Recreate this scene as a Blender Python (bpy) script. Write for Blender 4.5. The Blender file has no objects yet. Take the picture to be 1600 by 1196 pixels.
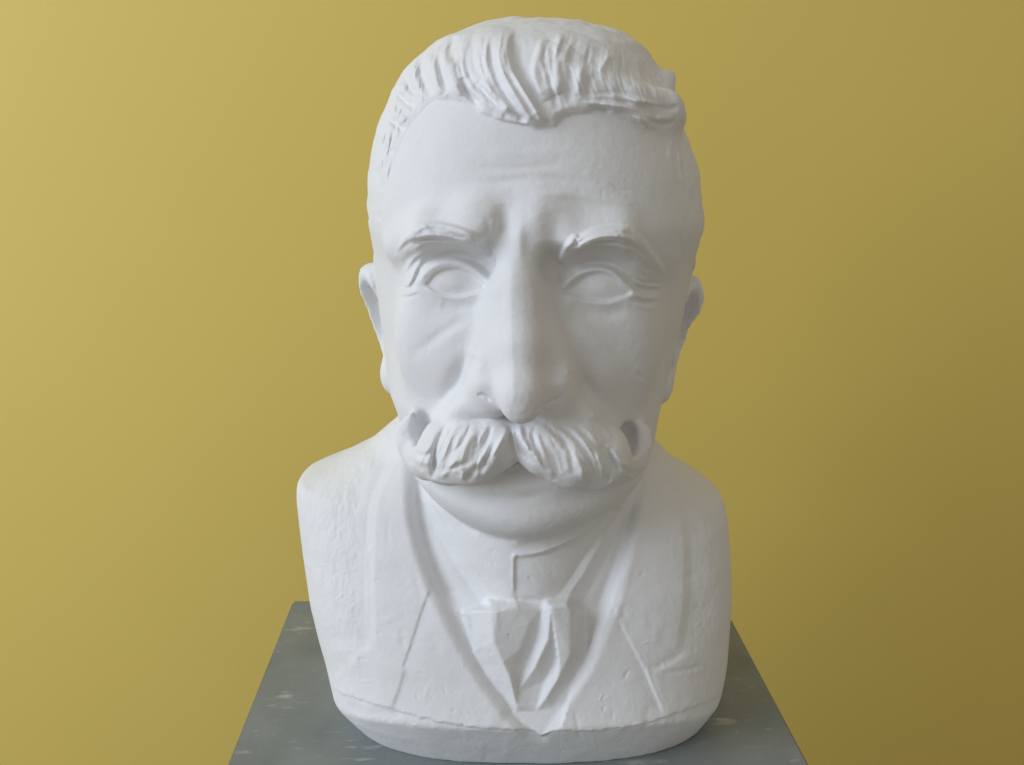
import bpy, math, random
import numpy as np
random.seed(4)
RNG = np.random.default_rng(7)
sc = bpy.context.scene
COL = sc.collection

# ------------------------------------------------------------------ camera
TOP = 1.05                                   # height of the plinth top above the floor
PITCH = math.radians(15.3)
FPX, DIST, CAMH = 1380.0, 0.76, 0.50          # focal length in photo pixels, distance to bust axis, height over plinth
cam_data = bpy.data.cameras.new('camera')
cam = bpy.data.objects.new('camera', cam_data); COL.objects.link(cam)
cam.location = (0, -DIST, TOP + CAMH)
cam.rotation_euler = (math.radians(90) - PITCH, 0, 0)
cam_data.sensor_width = 36.0
cam_data.lens = 36.0 * FPX / 1600.0
cam_data.clip_start = 0.02; cam_data.clip_end = 50
sc.camera = cam

# ------------------------------------------------------------------ light (indoor daylight from a window at the left)
world = bpy.data.worlds.new('World'); sc.world = world
world.use_nodes = True
bg = world.node_tree.nodes['Background']
bg.inputs['Color'].default_value = (1.0, 0.95, 0.84, 1)
bg.inputs['Strength'].default_value = 0.385
def area(name, loc, target, size, energy, color):
    d = bpy.data.lights.new(name, 'AREA'); d.shape = 'RECTANGLE'
    d.size, d.size_y = size; d.energy = energy; d.color = color
    o = bpy.data.objects.new(name, d); COL.objects.link(o); o.location = loc
    v = np.array(target) - np.array(loc)
    o.rotation_euler = (math.acos(-v[2] / np.linalg.norm(v)), 0, math.atan2(v[1], v[0]) - math.pi / 2)
    return o
area('window_light', (-3.0, -1.55, 2.75), (0.0, 0.1, 1.3), (2.5, 2.3), 102, (0.76, 0.86, 1.0))
sc.view_settings.view_transform = 'Standard'
sc.view_settings.look = 'None'
sc.view_settings.exposure = 0.0
sc.view_settings.gamma = 1.0

# ------------------------------------------------------------------ photo pixel <-> place
CP, SP = math.cos(PITCH), math.sin(PITCH)
def P(u, v, Y):
    """point of the place at depth Y (metres from the bust axis) seen at photo position u, v; z is over the plinth"""
    dx, dy = (u - 800) / FPX, (v - 598) / FPX
    t = (DIST + Y) / (CP - dy * SP)
    return np.array((t * dx, Y, CAMH + t * (-SP - dy * CP)))
def UV(x, y, z):
    a = y + DIST; b = z - CAMH
    f = a * CP - b * SP; up = a * SP + b * CP
    return 800 + FPX * x / f, 598 - FPX * up / f

# ------------------------------------------------------------------ materials
def mat(name):
    m = bpy.data.materials.new(name); m.use_nodes = True
    nt = m.node_tree; b = nt.nodes['Principled BSDF']
    return m, nt, b
def nd(nt, kind, **kw):
    n = nt.nodes.new(kind)
    for k, v in kw.items():
        if k in n.inputs: n.inputs[k].default_value = v
        else: setattr(n, k, v)
    return n
def mix(nt, fac, a, b):
    m = nt.nodes.new('ShaderNodeMix'); m.data_type = 'RGBA'
    for s, v in ((m.inputs[0], fac), (m.inputs[6], a), (m.inputs[7], b)):
        if isinstance(v, (tuple, float, int)): s.default_value = v
        else: nt.links.new(v, s)
    return m.outputs[2]
def ramp(nt, src, p0, c0, p1, c1):
    r = nt.nodes.new('ShaderNodeValToRGB'); r.color_ramp.elements[0].position = p0; r.color_ramp.elements[1].position = p1
    r.color_ramp.elements[0].color = c0; r.color_ramp.elements[1].color = c1
    nt.links.new(src, r.inputs[0]); return r.outputs[0]

def plaster():
    m, nt, b = mat('white_plaster')
    tc = nd(nt, 'ShaderNodeTexCoord')
    n1 = nd(nt, 'ShaderNodeTexNoise', Scale=9.0, Detail=5.0); nt.links.new(tc.outputs['Object'], n1.inputs['Vector'])
    n2 = nd(nt, 'ShaderNodeTexNoise', Scale=70.0, Detail=4.0); nt.links.new(tc.outputs['Object'], n2.inputs['Vector'])
    c = mix(nt, ramp(nt, n1.outputs['Fac'], .35, (0, 0, 0, 1), .7, (1, 1, 1, 1)), (0.79, 0.79, 0.81, 1), (0.75, 0.75, 0.76, 1))
    c = mix(nt, ramp(nt, n2.outputs['Fac'], .62, (0, 0, 0, 1), .8, (.5, .5, .5, 1)), c, (0.72, 0.715, 0.70, 1))
    nt.links.new(c, b.inputs['Base Color'])
    b.inputs['Roughness'].default_value = 0.85
    b.inputs['Specular IOR Level'].default_value = 0.25
    n3 = nd(nt, 'ShaderNodeTexNoise', Scale=240.0, Detail=4.0); nt.links.new(tc.outputs['Object'], n3.inputs['Vector'])
    n4 = nd(nt, 'ShaderNodeTexNoise', Scale=55.0, Detail=3.0); nt.links.new(tc.outputs['Object'], n4.inputs['Vector'])
    b1 = nd(nt, 'ShaderNodeBump', Strength=0.35, Distance=0.0006); nt.links.new(n3.outputs['Fac'], b1.inputs['Height'])
    b2 = nd(nt, 'ShaderNodeBump', Strength=0.35, Distance=0.002); nt.links.new(n4.outputs['Fac'], b2.inputs['Height'])
    nt.links.new(b1.outputs[0], b2.inputs['Normal']); nt.links.new(b2.outputs[0], b.inputs['Normal'])
    return m
PLASTER = plaster()

# ------------------------------------------------------------------ wall and floor
def mesh_obj(name, verts, faces, m, parent=None):
    me = bpy.data.meshes.new(name); me.from_pydata(verts, [], faces); me.update()
    me.materials.append(m)
    o = bpy.data.objects.new(name, me); COL.objects.link(o)
    if parent: o.parent = parent
    return o
def box_vf(x0, x1, y0, y1, z0, z1):
    v = [(x, y, z) for z in (z0, z1) for y in (y0, y1) for x in (x0, x1)]
    return v, [(0, 2, 3, 1), (4, 5, 7, 6), (0, 1, 5, 4), (2, 6, 7, 3), (0, 4, 6, 2), (1, 3, 7, 5)]
WALL, wn, wb = mat('yellow_wall_paint')
tc = nd(wn, 'ShaderNodeTexCoord')
n1 = nd(wn, 'ShaderNodeTexNoise', Scale=2.2, Detail=3.0); wn.links.new(tc.outputs['Object'], n1.inputs['Vector'])
n2 = nd(wn, 'ShaderNodeTexNoise', Scale=260.0, Detail=3.0); wn.links.new(tc.outputs['Object'], n2.inputs['Vector'])
wn.links.new(mix(wn, n1.outputs['Fac'], (0.76, 0.575, 0.135, 1), (0.80, 0.61, 0.155, 1)), wb.inputs['Base Color'])
wb.inputs['Roughness'].default_value = 0.7
bp = nd(wn, 'ShaderNodeBump', Strength=0.2, Distance=0.001); wn.links.new(n2.outputs['Fac'], bp.inputs['Height'])
wn.links.new(bp.outputs[0], wb.inputs['Normal'])
o = mesh_obj('wall', *box_vf(-6, 6, 0.75, 0.9, 0, 3.2), WALL); o['kind'] = 'structure'
FLOOR, fn, fb = mat('floor_grey'); fb.inputs['Base Color'].default_value = (0.3, 0.27, 0.22, 1)
n1 = nd(fn, 'ShaderNodeTexNoise', Scale=5.0, Detail=4.0)
fn.links.new(mix(fn, n1.outputs['Fac'], (0.25, 0.22, 0.18, 1), (0.34, 0.31, 0.26, 1)), fb.inputs['Base Color'])
o = mesh_obj('floor', *box_vf(-6, 6, -5, 0.75, -0.1, 0), FLOOR); o['kind'] = 'structure'

# ------------------------------------------------------------------ plinth
def plinth():
    m, nt, b = mat('grey_painted_plinth')
    tc = nd(nt, 'ShaderNodeTexCoord')
    def noise(scale, detail=4.0, sx=1, sy=1, rot=0, off=0):
        mp = nd(nt, 'ShaderNodeMapping'); mp.inputs['Scale'].default_value = (sx, sy, 1); mp.inputs['Rotation'].default_value = (0, 0, rot)
        mp.inputs['Location'].default_value = (off, off * .7, 0)
        nt.links.new(tc.outputs['Object'], mp.inputs['Vector'])
        n = nd(nt, 'ShaderNodeTexNoise', Scale=scale, Detail=detail); nt.links.new(mp.outputs[0], n.inputs['Vector'])
        return n.outputs['Fac']
    c = mix(nt, ramp(nt, noise(14), .3, (0, 0, 0, 1), .7, (1, 1, 1, 1)), (0.19, 0.212, 0.212, 1), (0.26, 0.285, 0.28, 1))
    scuff = ramp(nt, noise(15, 7, 1, 3.4, .25), .635, (0, 0, 0, 1), .71, (.65, .65, .65, 1))
    c = mix(nt, scuff, c, (0.52, 0.53, 0.50, 1))
    c = mix(nt, ramp(nt, noise(60, 6, 1, 2.5, -.4, 3), .62, (0, 0, 0, 1), .76, (.6, .6, .6, 1)), c, (0.45, 0.46, 0.44, 1))
    nt.links.new(c, b.inputs['Base Color']); b.inputs['Roughness'].default_value = 0.6
    bp = nd(nt, 'ShaderNodeBump', Strength=0.3, Distance=0.001); nt.links.new(noise(200), bp.inputs['Height'])
    nt.links.new(bp.outputs[0], b.inputs['Normal'])
    v, f = box_vf(-.242, .242, -.345, .146, -TOP, 0)
    me = bpy.data.meshes.new('plinth'); me.from_pydata(v, [], f)
    import bmesh
    bm = bmesh.new(); bm.from_mesh(me); bmesh.ops.recalc_face_normals(bm, faces=bm.faces)
    bmesh.ops.bevel(bm, geom=list(bm.edges), offset=0.0025, segments=2, affect='EDGES')
    bm.to_mesh(me); bm.free(); me.materials.append(m)
    o = bpy.data.objects.new('plinth', me); COL.objects.link(o)
    o.location = (0.0, 0, TOP); o.rotation_euler = (0, 0, math.radians(2.2))
    o['label'] = 'grey painted square plinth with white plaster scuffs under the bust'; o['category'] = 'plinth'
    return o
PLINTH = plinth()

# ------------------------------------------------------------------ the bust: rough form as one solid field
f32 = np.float32
def smin(a, b, k):
    h = np.clip(.5 + .5 * (b - a) / k, 0, 1)
    return b + (a - b) * h - k * h * (1 - h)
def smax(a, b, k): return -smin(-a, -b, k)
def interp(z, tab):
    t = sorted(tab); return np.interp(z, [q[0] for q in t], [q[1] for q in t]).astype(f32)
def interp2(z, tab):
    t = sorted(tab); s = z.shape; return np.interp(z.ravel(), [q[0] for q in t], [q[1] for q in t]).astype(f32).reshape(s)
def smooth_tab(pts, n=160, it=10):
    zs = np.array(sorted(pts)); z = np.linspace(zs[0, 0], zs[-1, 0], n); w = np.interp(z, zs[:, 0], zs[:, 1])
    for _ in range(it): w[1:-1] = (w[:-2] + 2 * w[1:-1] + w[2:]) / 4
    return list(zip(z, w))
def loft(x, y, z, L, R, F, B, n, zt, zb, shrink=1.0, zf=None):
    l, r, f, b = (interp(z, t) for t in (L, R, F, B))
    if zf is not None: f = interp2(zf, F)
    xc, a = (l + r) / 2, np.maximum((r - l) / 2 * shrink, 1e-3)
    yc, bb = (f + b) / 2, np.maximum((b - f) / 2, 1e-3)
    nn = n if np.isscalar(n) else interp(z, n)
    q = np.abs((x - xc) / a) ** nn + np.abs((y - yc) / bb) ** nn
    q = np.maximum(q, 1e-6) ** (1 / nn)
    d = (q - 1) * np.minimum(a, bb)
    return np.maximum(d, np.maximum(z - zt, zb - z))
def ell(x, y, z, c, r, yaw=0, roll=0):
    dx, dy, dz = x - c[0], y - c[1], z - c[2]
    if yaw: cs, s = math.cos(yaw), math.sin(yaw); dx, dy = dx * cs + dy * s, -dx * s + dy * cs
    if roll: cs, s = math.cos(roll), math.sin(roll); dx, dz = dx * cs + dz * s, -dx * s + dz * cs
    k = np.sqrt((dx / r[0]) ** 2 + (dy / r[1]) ** 2 + (dz / r[2]) ** 2)
    return (k - 1) * min(r)
def cone(x, y, z, a, b, ra, rb):
    a = np.array(a); b = np.array(b); ab = b - a
    t = np.clip(((x - a[0]) * ab[0] + (y - a[1]) * ab[1] + (z - a[2]) * ab[2]) / ab.dot(ab), 0, 1)
    return np.sqrt((x - a[0] - t * ab[0]) ** 2 + (y - a[1] - t * ab[1]) ** 2 + (z - a[2] - t * ab[2]) ** 2) - (ra + (rb - ra) * t)
def chain(x, y, z, pts, k=0.004):
    """pts: (u, v, Y, radius)"""
    d = None
    for q, w in zip(pts[:-1], pts[1:]):
        e = cone(x, y, z, P(*q[:3]), P(*w[:3]), q[3], w[3])
        d = e if d is None else smin(d, e, k)
    return d

def side(pts): return [(P(*q)[2], P(*q)[0]) for q in pts]
HL = side([(838, 27, 0), (781, 29, 0), (751, 34, 0), (717, 49, 0), (680, 64, 0), (655, 86, 0), (630, 112, 0), (610, 142, 0), (600, 172, 0), (588, 200, 0), (578, 240, 0), (573, 280, 0),
           (573, 320, 0), (577, 350, 0), (583, 390, 0), (586, 430, 0), (590, 480, -.005), (598, 540, -.01), (607, 600, -.02), (619, 635, -.03), (628, 680, -.04), (642, 725, -.055), (670, 765, -.07),
           (704, 800, -.085), (745, 829, -.10), (783, 842, -.115), (815, 846, -.12)])
HR = side([(842, 27, 0), (896, 28, 0), (932, 39, 0), (980, 56, 0), (1011, 78, 0), (1028, 105, 0), (1045, 140, 0), (1060, 180, 0), (1072, 215, 0), (1085, 249, 0), (1093, 275, 0), (1095, 310, 0),
           (1096, 336, 0), (1091, 370, 0), (1083, 405, 0), (1077, 435, 0), (1070, 480, -.005), (1058, 535, -.01), (1044, 585, -.02), (1031, 635, -.03), (1023, 680, -.04), (1008, 725, -.055), (980, 765, -.07),
           (944, 795, -.085), (902, 826, -.10), (870, 840, -.115), (830, 846, -.12)])
def prof(pts): return [(P(820, v, Y)[2], Y) for v, Y in pts]
HF = smooth_tab(prof([(27, -.002), (29, -.03), (36, -.058), (60, -.083), (100, -.104), (150, -.118), (200, -.127), (260, -.136), (320, -.143), (365, -.147), (420, -.138), (480, -.134), (560, -.135),
                      (640, -.139), (700, -.143), (755, -.139), (775, -.141), (805, -.147), (830, -.139), (846, -.122)]), it=6)
HB = smooth_tab([(.596, .002), (.592, .04), (.57, .10), (.53, .14), (.47, .162), (.40, .165), (.33, .145), (.28, .10), (.24, .04), (.20, -.02)], it=4)
HN = [(.60, 2.0), (.50, 2.2), (.43, 2.4), (.38, 2.25), (.34, 2.15), (.29, 2.2), (.24, 2.1), (.19, 2.0)]
NL = [(.0, -.06), (.18, -.066), (.30, -.075), (.40, -.085)]
EYE_L, EYE_R = P(708, 441, -.113), P(933, 449, -.111)

def f_head(x, y, z):
    d = loft(x, y, z, HL, HR, HF, HB, HN, .5955, P(830, 846, -.122)[2] - .002, .985)
    # brow ridges, glabella
    d = smin(d, chain(x, y, z, [(626, 386, -.096, .009), (670, 366, -.128, .014), (736, 378, -.139, .013), (758, 396, -.139, .010)]), .016)
    d = smin(d, chain(x, y, z, [(868, 408, -.139, .010), (888, 388, -.139, .013), (960, 368, -.131, .0145), (1020, 400, -.096, .009)]), .016)
    d = smin(d, ell(x, y, z, P(838, 350, -.132), (.022, .018, .024)), .014)
    d = smin(d, ell(x, y, z, P(752, 350, -.134), (.018, .014, .018)), .014)
    # eye sockets
    for c, s in ((P(712, 436, -.150), -1), (P(930, 444, -.150), 1)):
        d = smax(d, -ell(x, y, z, c + np.array((0, 0, .002)), (.039, .023, .022), yaw=-s * .25), .012)
    for c, s in ((P(765, 440, -.150), -1), (P(868, 446, -.150), 1)):
        d = smax(d, -ell(x, y, z, c, (.013, .015, .022)), .012)
    d = smax(d, -ell(x, y, z, P(783, 376, -.163), (.0085, .016, .022)), .008)
    # cheeks
    d = smin(d, ell(x, y, z, P(682, 530, -.102), (.030, .024, .040)), .020)
    d = smin(d, ell(x, y, z, P(964, 540, -.102), (.030, .024, .040)), .020)
    d = smin(d, ell(x, y, z, P(728, 525, -.115), (.036, .020, .044), roll=.5), .018)
    d = smin(d, ell(x, y, z, P(910, 530, -.115), (.036, .020, .044), roll=-.5), .018)
    # hollows under the cheekbones beside the nose folds
    # eyeballs
    d = smin(d, ell(x, y, z, EYE_L, (.031, .0205, .024)), .008)
    d = smin(d, ell(x, y, z, EYE_R, (.031, .0205, .024)), .008)
    # slopes between nose and cheeks
    d = smin(d, chain(x, y, z, [(768, 478, -.126, .013), (748, 520, -.122, .019), (728, 556, -.114, .022)]), .022)
    d = smin(d, chain(x, y, z, [(866, 482, -.126, .013), (886, 525, -.122, .019), (906, 560, -.114, .022)]), .022)
    # nose
    n = chain(x, y, z, [(806, 385, -.137, .014), (808, 440, -.148, .0125), (812, 540, -.165, .0140), (814, 612, -.177, .0140), (815, 632, -.178, .0135)], .01)
    n = smin(n, ell(x, y, z, P(770, 622, -.150), (.0145, .016, .0135)), .012)
    n = smin(n, ell(x, y, z, P(860, 627, -.150), (.0145, .016, .0135)), .012)
    n = smin(n, chain(x, y, z, [(786, 470, -.141, .013), (768, 585, -.149, .019)]), .018)
    n = smin(n, chain(x, y, z, [(838, 475, -.141, .013), (862, 590, -.149, .019)]), .018)
    d = smin(d, n, .008)
    # muzzle under the nose and to the folds
    d = smin(d, chain(x, y, z, [(762, 585, -.137, .014), (735, 640, -.140, .016), (700, 680, -.125, .016)]), .008)
    d = smin(d, chain(x, y, z, [(868, 590, -.137, .014), (900, 645, -.140, .016), (935, 688, -.125, .016)]), .008)
    # lower lip and chin
    d = smin(d, ell(x, y, z, P(815, 752, -.132), (.040, .016, .012)), .010)
    d = smin(d, ell(x, y, z, P(825, 796, -.130), (.031, .018, .018)), .012)
    return d
def f_hair(x, y, z):
    d = chain(x, y, z, [(905, 140, -.098, .014), (985, 163, -.090, .015), (1036, 174, -.072, .015), (1050, 183, -.062, .010)])
    d = smin(d, chain(x, y, z, [(1030, 150, -.045, .012), (1044, 122, -.03, .0065)]), .008)
    return d
def f_moustache(x, y, z):
    l = chain(x, y, z, [(806, 678, -.150, .013), (775, 693, -.152, .0205), (737, 703, -.148, .0255), (700, 706, -.138, .0245), (670, 714, -.122, .0175), (654, 712, -.113, .0125), (639, 694, -.110, .0090), (637, 670, -.108, .0072), (644, 655, -.110, .0050)])
    r = chain(x, y, z, [(812, 678, -.150, .013), (850, 694, -.152, .0220), (892, 705, -.148, .0262), (934, 711, -.138, .0250), (966, 720, -.122, .0175), (986, 716, -.113, .0125), (1001, 696, -.110, .0090), (1001, 676, -.108, .0072), (992, 664, -.110, .0045)])
    return smin(l, r, .003)
def f_ear(x, y, z, s):
    if s < 0: c = P(605, 508, .018)
    else: c = P(1051, 522, .018)
    d = ell(x, y, z, c + np.array((s * .001, 0, 0)), (.010, .030, .055), yaw=s * .26, roll=s * -.32)
    top = P(587, 434, .02) if s < 0 else P(1074, 460, .02)
    d = smin(d, ell(x, y, z, top + np.array((-s * .006, 0, -.004)), (.013, .026, .018), yaw=s * .4), .008)
    low = P(617, 590, -.012) if s < 0 else P(1026, 606, -.012)
    d = smin(d, ell(x, y, z, low, (.011, .013, .014)), .012)
    cc = c + np.array((s * .012, -.022, .010))
    d = smax(d, -ell(x, y, z, cc, (.008, .022, .034), yaw=s * .4, roll=s * -.2), .005)
    return d

TL = [(-.02, -.145), (0, -.149), (.026, -.164), (.05, -.171), (.10, -.184), (.15, -.192), (.185, -.197), (.1985, -.1972), (.2035, -.1930), (.208, -.182), (.215, -.163), (.230, -.133), (.2615, -.097), (.28, -.08)]
TR = [(-.02, .176), (0, .180), (.030, .192), (.05, .197), (.10, .2005), (.15, .199), (.175, .197), (.188, .192), (.197, .180), (.205, .168), (.216, .149), (.235, .130), (.262, .105), (.28, .09)]
TF = smooth_tab([(-.02, -.134), (0, -.135), (.0515, -.160), (.0545, -.1585), (.08, -.146), (.11, -.135), (.14, -.124), (.17, -.109), (.20, -.088), (.23, -.060), (.28, -.03)], it=0)
TB = [(-.02, .10), (0, .10), (.15, .115), (.2, .10), (.24, .09), (.28, .06)]
def f_torso(x, y, z):
    zz = z + .026 * np.clip((x - .012) / .17, -1, 1) ** 4 * np.clip((.11 - z) / .06, 0, 1)
    return loft(x, y, z, TL, TR, TF, TB, [(0, 2.65), (.05, 2.6), (.15, 2.4), (.20, 2.3), (.28, 2.0)], .285, -.001, zf=zz)
def f_neck(x, y, z):
    return loft(x, y, z, [(0, -.06), (.15, -.068), (.3, -.085)], [(0, .09), (.15, .098), (.3, .11)], [(0, -.08), (.17, -.095), (.21, -.092), (.3, -.08)], [(0, .07), (.3, .08)], 2.1, .33, .05)
CL = side([(668, 735, -.045), (660, 765, -.05), (668, 807, -.06), (682, 848, -.07), (706, 895, -.085), (740, 940, -.1)])
CR = side([(1000, 735, -.045), (988, 765, -.05), (973, 815, -.06), (960, 860, -.07), (942, 905, -.085), (915, 945, -.1)])
def f_collar(x, y, z):
    zz = z + .0
    F = [(P(815, 845, -.122)[2], -.120), (P(815, 900, -.127)[2], -.127), (P(815, 950, -.131)[2], -.131), (.10, -.12)]
    d = loft(x, y, z, CL, CR, F, [(0, .0), (.2, .04), (.3, .06)], 1.9, .25, .125)
    # top rim: drops toward the front, rises to the back
    rim = z - (P(800, 848, -.12)[2] + .060 * np.clip((y + .125) / .09, 0, 1) ** .8)
    return smax(d, rim * .8, .002)
def f_all(x, y, z):
    d = smin(f_head(x, y, z), f_neck(x, y, z), .004)
    d = smin(d, f_hair(x, y, z), .012)
    d = smin(d, f_moustache(x, y, z), .002)
    d = smax(d, -ell(x, y, z, P(659, 671, -.121), (.0088, .022, .0135), roll=.15), .002)
    d = smax(d, -ell(x, y, z, P(982, 686, -.121), (.0088, .020, .0130), roll=-.1), .002)
    d = smin(d, f_ear(x, y, z, -1), .003); d = smin(d, f_ear(x, y, z, 1), .003)
    d = smin(d, f_torso(x, y, z), .002)
    d = smin(d, f_collar(x, y, z), .004)
    return d

def surface_nets(F, xs, ys, zs):
    S = F < 0
    nx, ny, nz = F.shape
    acc = np.zeros((nx - 1, ny - 1, nz - 1), bool)
    allin = np.ones_like(acc)
    for i in (0, 1):
        for j in (0, 1):
            for k in (0, 1):
                s = S[i:nx - 1 + i, j:ny - 1 + j, k:nz - 1 + k]; acc |= s; allin &= s
    act = acc & ~allin
    idx = np.full(act.shape, -1, np.int64); c = np.argwhere(act); idx[act] = np.arange(len(c))
    pos = np.zeros((len(c), 3)); cnt = np.zeros(len(c))
    ax = (xs, ys, zs)
    for a in range(3):
        b, d = [q for q in range(3) if q != a]
        for ob in (0, 1):
            for od in (0, 1):
                o0 = np.zeros(3, int); o0[b] = ob; o0[d] = od; o1 = o0.copy(); o1[a] = 1
                A = c + o0; B = c + o1
                fa = F[A[:, 0], A[:, 1], A[:, 2]]; fb_ = F[B[:, 0], B[:, 1], B[:, 2]]
                m = (fa < 0) != (fb_ < 0)
                t = np.where(m, fa / np.where(fa == fb_, 1, fa - fb_), 0)
                q = np.zeros((len(c), 3))
                for e in range(3):
                    pa = ax[e][A[:, e]]; pb = ax[e][B[:, e]]; q[:, e] = pa + (pb - pa) * t
                pos[m] += q[m]; cnt[m] += 1
    pos /= cnt[:, None]
    quads = []
    for a in range(3):
        b, d = [(1, 2), (2, 0), (0, 1)][a]
        sl0 = [slice(None)] * 3; sl1 = [slice(None)] * 3; sl0[a] = slice(0, -1); sl1[a] = slice(1, None)
        s0 = S[tuple(sl0)]; s1 = S[tuple(sl1)]
        e = np.argwhere(s0 != s1); e = e[(e[:, b] > 0) & (e[:, d] > 0) & (e[:, b] < F.shape[b] - 1) & (e[:, d] < F.shape[d] - 1)]
        def ci(ob, od):
            q = e.copy(); q[:, b] -= ob; q[:, d] -= od; return idx[q[:, 0], q[:, 1], q[:, 2]]
        Q = np.stack([ci(1, 1), ci(0, 1), ci(0, 0), ci(1, 0)], 1)
        flip = ~s0[e[:, 0], e[:, 1], e[:, 2]]
        Q[flip] = Q[flip][:, ::-1]
        quads.append(Q)
    return pos, np.concatenate(quads)

STEP = 0.0032
xs = np.arange(-.235, .240, STEP, dtype=f32)
ys = [-.215]
while ys[-1] < .185: ys.append(ys[-1] + (STEP if ys[-1] < .03 else min(.009, STEP + (ys[-1] - .03) * .08)))
ys = np.array(ys, f32)
zs = np.arange(-.008, .615, STEP, dtype=f32)
X, Y, Z = np.meshgrid(xs, ys, zs, indexing='ij', sparse=True)
FIELD = np.broadcast_to(f_all(X, Y, Z), (len(xs), len(ys), len(zs)))
pos, quads = surface_nets(FIELD, xs.astype(float), ys.astype(float), zs.astype(float))
me = bpy.data.meshes.new('rough'); me.from_pydata(pos.tolist(), [], quads.tolist()); me.update()
tmp = bpy.data.objects.new('rough', me); COL.objects.link(tmp)
md = tmp.modifiers.new('s', 'SUBSURF'); md.levels = 2; md.render_levels = 2
dg = bpy.context.evaluated_depsgraph_get()
ev = tmp.evaluated_get(dg); em = ev.to_mesh()
nv = len(em.vertices)
V = np.empty(nv * 3, f32); em.vertices.foreach_get('co', V); V = V.reshape(-1, 3).astype(float)
N = np.empty(nv * 3, f32); em.vertices.foreach_get('normal', N); N = N.reshape(-1, 3).astype(float)
nf = len(em.polygons)
Q = np.empty(nf * 4, np.int32); em.loops.foreach_get('vertex_index', Q); Q = Q.reshape(-1, 4)
ev.to_mesh_clear(); bpy.data.objects.remove(tmp)
print('bust verts', nv, 'faces', nf)

# ------------------------------------------------------------------ carving: relief in mm, laid out in the front view
U, W = UV(V[:, 0], V[:, 1], V[:, 2])
ray = np.array((0, -DIST, CAMH)) - V; ray /= np.linalg.norm(ray, axis=1)[:, None]
front = np.clip((np.einsum('ij,ij->i', N, ray) + .02) / .22, 0, 1)
x_, y_, z_ = V[:, 0], V[:, 1], V[:, 2]
dH = np.minimum(np.minimum(f_head(x_, y_, z_), f_hair(x_, y_, z_)), f_moustache(x_, y_, z_))
dM = f_moustache(x_, y_, z_); dHd = np.minimum(f_head(x_, y_, z_), f_hair(x_, y_, z_))
dE = np.minimum(f_ear(x_, y_, z_, -1), f_ear(x_, y_, z_, 1))
dT = np.minimum(f_torso(x_, y_, z_), f_neck(x_, y_, z_)); dC = f_collar(x_, y_, z_)
allm = np.stack([dHd, dM, dE, dT, dC]); kind = allm.argmin(0)      # 0 head 1 moustache 2 ear 3 torso 4 collar
HEAD = kind <= 1; TORSO = kind >= 3
H = np.zeros(nv)                    # mm toward the viewer's side

def near(pts, pad, mask):
    p = np.array(pts, float)
    m = (U > p[:, 0].min() - pad) & (U < p[:, 0].max() + pad) & (W > p[:, 1].min() - pad) & (W < p[:, 1].max() + pad) & (front > 0)
    if mask is not None: m &= mask
    return np.nonzero(m)[0]
def seg_dist(u, v, pts):
    """distance to a polyline, run 0..1 along it, and side (+ on the right-hand of travel in picture, i.e. below a line going right)"""
    p = np.array(pts, float); L = np.r_[0, np.cumsum(np.hypot(*np.diff(p, axis=0).T))]
    best = np.full(len(u), 1e9); run = np.zeros(len(u)); sd = np.ones(len(u))
    for i in range(len(p) - 1):
        d = p[i + 1] - p[i]; l = max(d @ d, 1e-9)
        t = np.clip(((u - p[i, 0]) * d[0] + (v - p[i, 1]) * d[1]) / l, 0, 1)
        ex, ey = u - p[i, 0] - t * d[0], v - p[i, 1] - t * d[1]
        q = np.hypot(ex, ey); m = q < best
        best[m] = q[m]; run[m] = ((L[i] + t * math.sqrt(l)) / L[-1])[m]; sd[m] = np.sign(d[0] * ey - d[1] * ex)[m]
    return best, run, sd
def curve(pts, n=6):
    """Catmull-Rom through the points"""
    p = np.array(pts, float)
    if len(p) < 3: return p
    q = np.vstack([2 * p[0] - p[1], p, 2 * p[-1] - p[-2]]); out = []
    for i in range(1, len(q) - 2):
        for t in np.linspace(0, 1, n, endpoint=False):
            out.append(.5 * (2 * q[i] + (q[i + 1] - q[i - 1]) * t + (2 * q[i - 1] - 5 * q[i] + 4 * q[i + 1] - q[i + 2]) * t * t + (3 * q[i] - 3 * q[i + 1] + q[i + 2] - q[i - 1]) * t ** 3))
    out.append(p[-1]); return np.array(out)
def taper(t, a=.25): return np.clip(t / a, 0, 1) ** .7 * np.clip((1 - t) / a, 0, 1) ** .7
def stroke(pts, w, h, mask=None, prof='g', tp=.25, smooth=True):
    pts = curve(pts) if smooth else pts
    i = near(pts, w * 3, mask)
    if not len(i): return
    d, t, s = seg_dist(U[i], W[i], pts)
    k = np.exp(-(d / w) ** 2) if prof == 'g' else np.clip(1 - d / (w * 1.6), 0, 1)
    H[i] += h * k * (taper(t, tp) if tp else 1)
def cliff(pts, w, h, mask=None, side=1, tp=.2, edge=1.6):
    """height h right at the line on one side, fading over w; nothing on the other"""
    pts = curve(pts); i = near(pts, w * 3, mask)
    if not len(i): return
    d, t, s = seg_dist(U[i], W[i], pts); d = d * s * side
    k = np.where(d > 0, np.exp(-(d / w) ** 1.5), np.clip(1 + d / edge, 0, 1))
    H[i] += h * k * (taper(t, tp) if tp else 1)
def poly_sd(u, v, pts):
    p = np.array(pts, float); d, _, _ = seg_dist(u, v, np.vstack([p, p[:1]]))
    ins = np.zeros(len(u), bool); j = len(p) - 1
    for i in range(len(p)):
        c = (p[i, 1] > v) != (p[j, 1] > v)
        with np.errstate(divide='ignore', invalid='ignore'):
            xx = (p[j, 0] - p[i, 0]) * (v - p[i, 1]) / (p[j, 1] - p[i, 1]) + p[i, 0]
        ins ^= c & (u < xx); j = i
    return np.where(ins, d, -d)
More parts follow.
